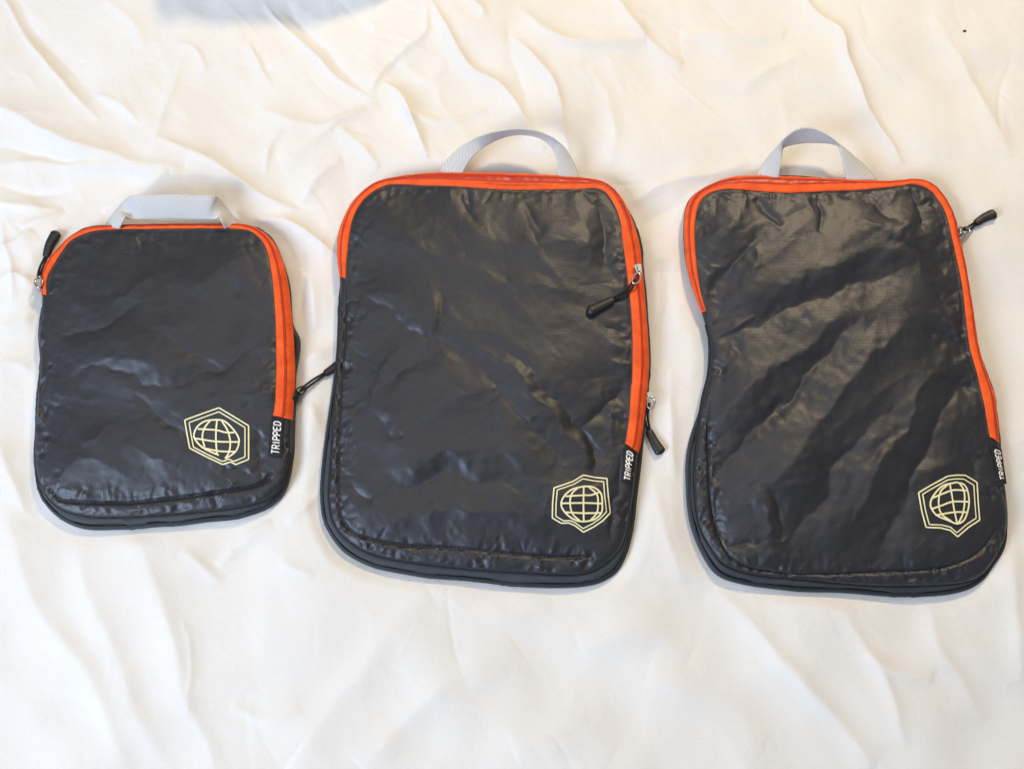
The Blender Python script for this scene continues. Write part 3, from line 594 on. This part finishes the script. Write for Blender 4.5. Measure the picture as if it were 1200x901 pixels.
    for seam in b['seams']:
        P = spline(at(seam, .022), 60); L = np.linalg.norm(np.diff(P, axis=0), axis=1).sum(); P = resample(P, int(L / .0008))
        for i in range(2, len(P) - 5, 5):
            q_ = P[i:i + 4]; B.add(*tube(np.c_[q_, H(q_) + .0003], .00042, 5))
    o = B.link('stitching', m_stitch, bag, base); o['kind'] = 'stuff'
    # ---- printed emblem: doubled hexagon with a globe inside
    ox, oy, sc = b['hx']
    def topx(pp): return np.asarray(pp, float) / sc + (ox, oy)
    def onbag(pp):
        z = np.full(len(pp), .03)
        for _ in range(3): z = np.maximum(H(at(pp, z)), ZF)
        return at(pp, z)
    hx = topx(b['hex']); c = hx.mean(0)
    B = Buf()
    zf = lambda p: H(p) + .00055
    for kk, w in ((1.0, .0014), (.875, .0012)):
        q_ = c + (np.vstack([hx, hx[:1]]) - c) * kk; q_ = c + (q_ - c) * .985
        P = resample(onbag(resample(q_, 160)), 260); B.add(*ribbon(P, w, zf))
    em = B.link('emblem', m_print, bag, base)
    B = Buf()
    for st in b['globe']:
        P = onbag(spline(topx(st), 60)); L = np.linalg.norm(np.diff(P, axis=0), axis=1).sum(); B.add(*ribbon(resample(P, max(12, int(L / .0007))), .0017, zf))
    B.link('globe', m_print, em, base)
    # ---- woven tag with its lettering
    tg = np.asarray(b['tag'], float); zt = np.full(4, .022)
    T = onbag(tg)                                   # TL TR BR BL
    def quad(u_, v_): return ((1 - u_) * (1 - v_))[:, None] * T[0] + (u_ * (1 - v_))[:, None] * T[1] + (u_ * v_)[:, None] * T[2] + ((1 - u_) * v_)[:, None] * T[3]
    nu2, nv2 = 12, 36; uu, vv = np.meshgrid(np.linspace(0, 1, nu2), np.linspace(0, 1, nv2)); q_ = quad(uu.ravel(), vv.ravel())
    zz_ = lambda p: np.maximum(np.maximum(H(p), ZF), np.where(inside(p[:, 0], p[:, 1], Ps), H(p), ZF)) + .0011
    tz = zz_(q_); edge = (uu.ravel() < .01) | (uu.ravel() > .99) | (vv.ravel() < .01) | (vv.ravel() > .99)
    Vt = np.c_[q_, tz]; Vb = np.c_[q_, tz - .0010]
    bi = np.r_[np.arange(nu2), np.arange(1, nv2) * nu2 + nu2 - 1, (nv2 - 1) * nu2 + np.arange(nu2 - 2, -1, -1), np.arange(nv2 - 2, 0, -1) * nu2]
    m_ = nu2 * nv2
    tag = link('brand_tag', np.vstack([Vt, Vb]), np.vstack([grid_faces(nv2, nu2), grid_faces(nv2, nu2)[:, ::-1] + m_, np.stack([bi, np.roll(bi, -1), np.roll(bi, -1) + m_, bi + m_], 1)]), m_tag, bag, base, False)
    B = Buf(); word = 'TRIPPED'; widths = [.62 if ch == 'I' else 1.0 for ch in word]; gap = .30; tot = sum(widths) + gap * 6; xx = 0
    for ch, w in zip(word, widths):
        for st in LETTERS[ch]:
            p = np.asarray(st, float); lx = xx + (p[:, 0] if ch != 'I' else p[:, 0] - .19)
            # text runs up the tag: along = from foot to head, its tops face left
            v_ = .91 - .80 * lx / tot; u_ = .76 - .52 * p[:, 1] / 1.6
            q2 = quad(np.clip(u_, 0, 1), v_); L = np.linalg.norm(np.diff(q2, axis=0), axis=1).sum(); n3 = max(4, int(L / .0005)); uv3 = resample(np.stack([u_, v_], 1), n3); q3 = quad(uv3[:, 0], uv3[:, 1])
            zl = bilinear(np.linspace(0, 1, nu2), np.linspace(0, 1, nv2), tz.reshape(nv2, nu2), uv3)
            B.add(*ribbon(q3, .0012, lambda p_: np.repeat(zl, 4) + .0005))
        xx += w + gap
    B.link('lettering', m_white, tag, base, False)
    # ---- carrying handle: flat webbing
    gz = np.asarray(b['grip_z'])
    A = np.c_[at(b['grip_out'], gz[:, 0]), gz[:, 0]]; I2 = np.c_[at(b['grip_in'], gz[:, 1]), gz[:, 1]]
    A, I2 = spline(A, 90), spline(I2, 90)
    m2 = 14; k2 = np.linspace(0, 1, m2)
    S = A[:, None] * (1 - k2)[None, :, None] + I2[:, None] * k2[None, :, None]
    S[..., 2] += (.0016 * np.sin(np.pi * k2))[None]
    du = np.gradient(S, axis=0); dv = np.gradient(S, axis=1); nn = np.cross(du, dv); nn /= np.linalg.norm(nn, axis=2)[..., None] + 1e-12
    if nn[..., 2].mean() < 0: nn = -nn
    topv = (S + nn * .0007).reshape(-1, 3); botv = (S - nn * .0007).reshape(-1, 3); q0 = 90 * m2
    bi = np.r_[np.arange(m2), np.arange(1, 90) * m2 + m2 - 1, 89 * m2 + np.arange(m2 - 2, -1, -1), np.arange(88, 0, -1) * m2]
    o = link('handle', np.vstack([topv, botv]), np.vstack([grid_faces(90, m2), grid_faces(90, m2)[:, ::-1] + q0, np.stack([bi, np.roll(bi, -1), np.roll(bi, -1) + q0, bi + q0], 1)]), m_web, bag, base)
    al = np.r_[0, np.cumsum(np.linalg.norm(np.diff(S.mean(1), axis=0), axis=1))]; wid = np.linalg.norm(A - I2, axis=1).max()
    uvv = np.stack([np.repeat(al, m2), np.tile(k2 * wid, 90)], 1); uvv = np.vstack([uvv, uvv])
    lay = o.data.uv_layers.new(name='strap'); li = np.empty(len(o.data.loops), np.int32); o.data.loops.foreach_get('vertex_index', li)
    lay.data.foreach_set('uv', uvv[li].astype(np.float32).ravel())
    # ---- sliders and pulls
    for s in b['sliders']: pull_parts(s, bag, base, Hbag)
for b in BAGS: build_bag(b)

# ------------------------------------------------------------------ a speck of lint
p = at([(1129, 38)])[0]; z = float(sheet_z([p])[0])
bm = bmesh.new(); bmesh.ops.create_icosphere(bm, subdivisions=2, radius=.0016)
for v in bm.verts: v.co = Vector((v.co.x * 1.3, v.co.y * .8, v.co.z * .5)) * (1 + .25 * math.sin(v.co.x * 4000 + v.co.y * 2500))
me = bpy.data.meshes.new('lint_speck'); bm.to_mesh(me); bm.free(); me.materials.append(m_stitch)
o = bpy.data.objects.new('lint_speck', me); C.objects.link(o); o.location = (p[0], p[1], z + .0007)
o['label'] = 'tiny dark speck of lint on the white sheet, above the pinched packing cube'; o['category'] = 'lint'
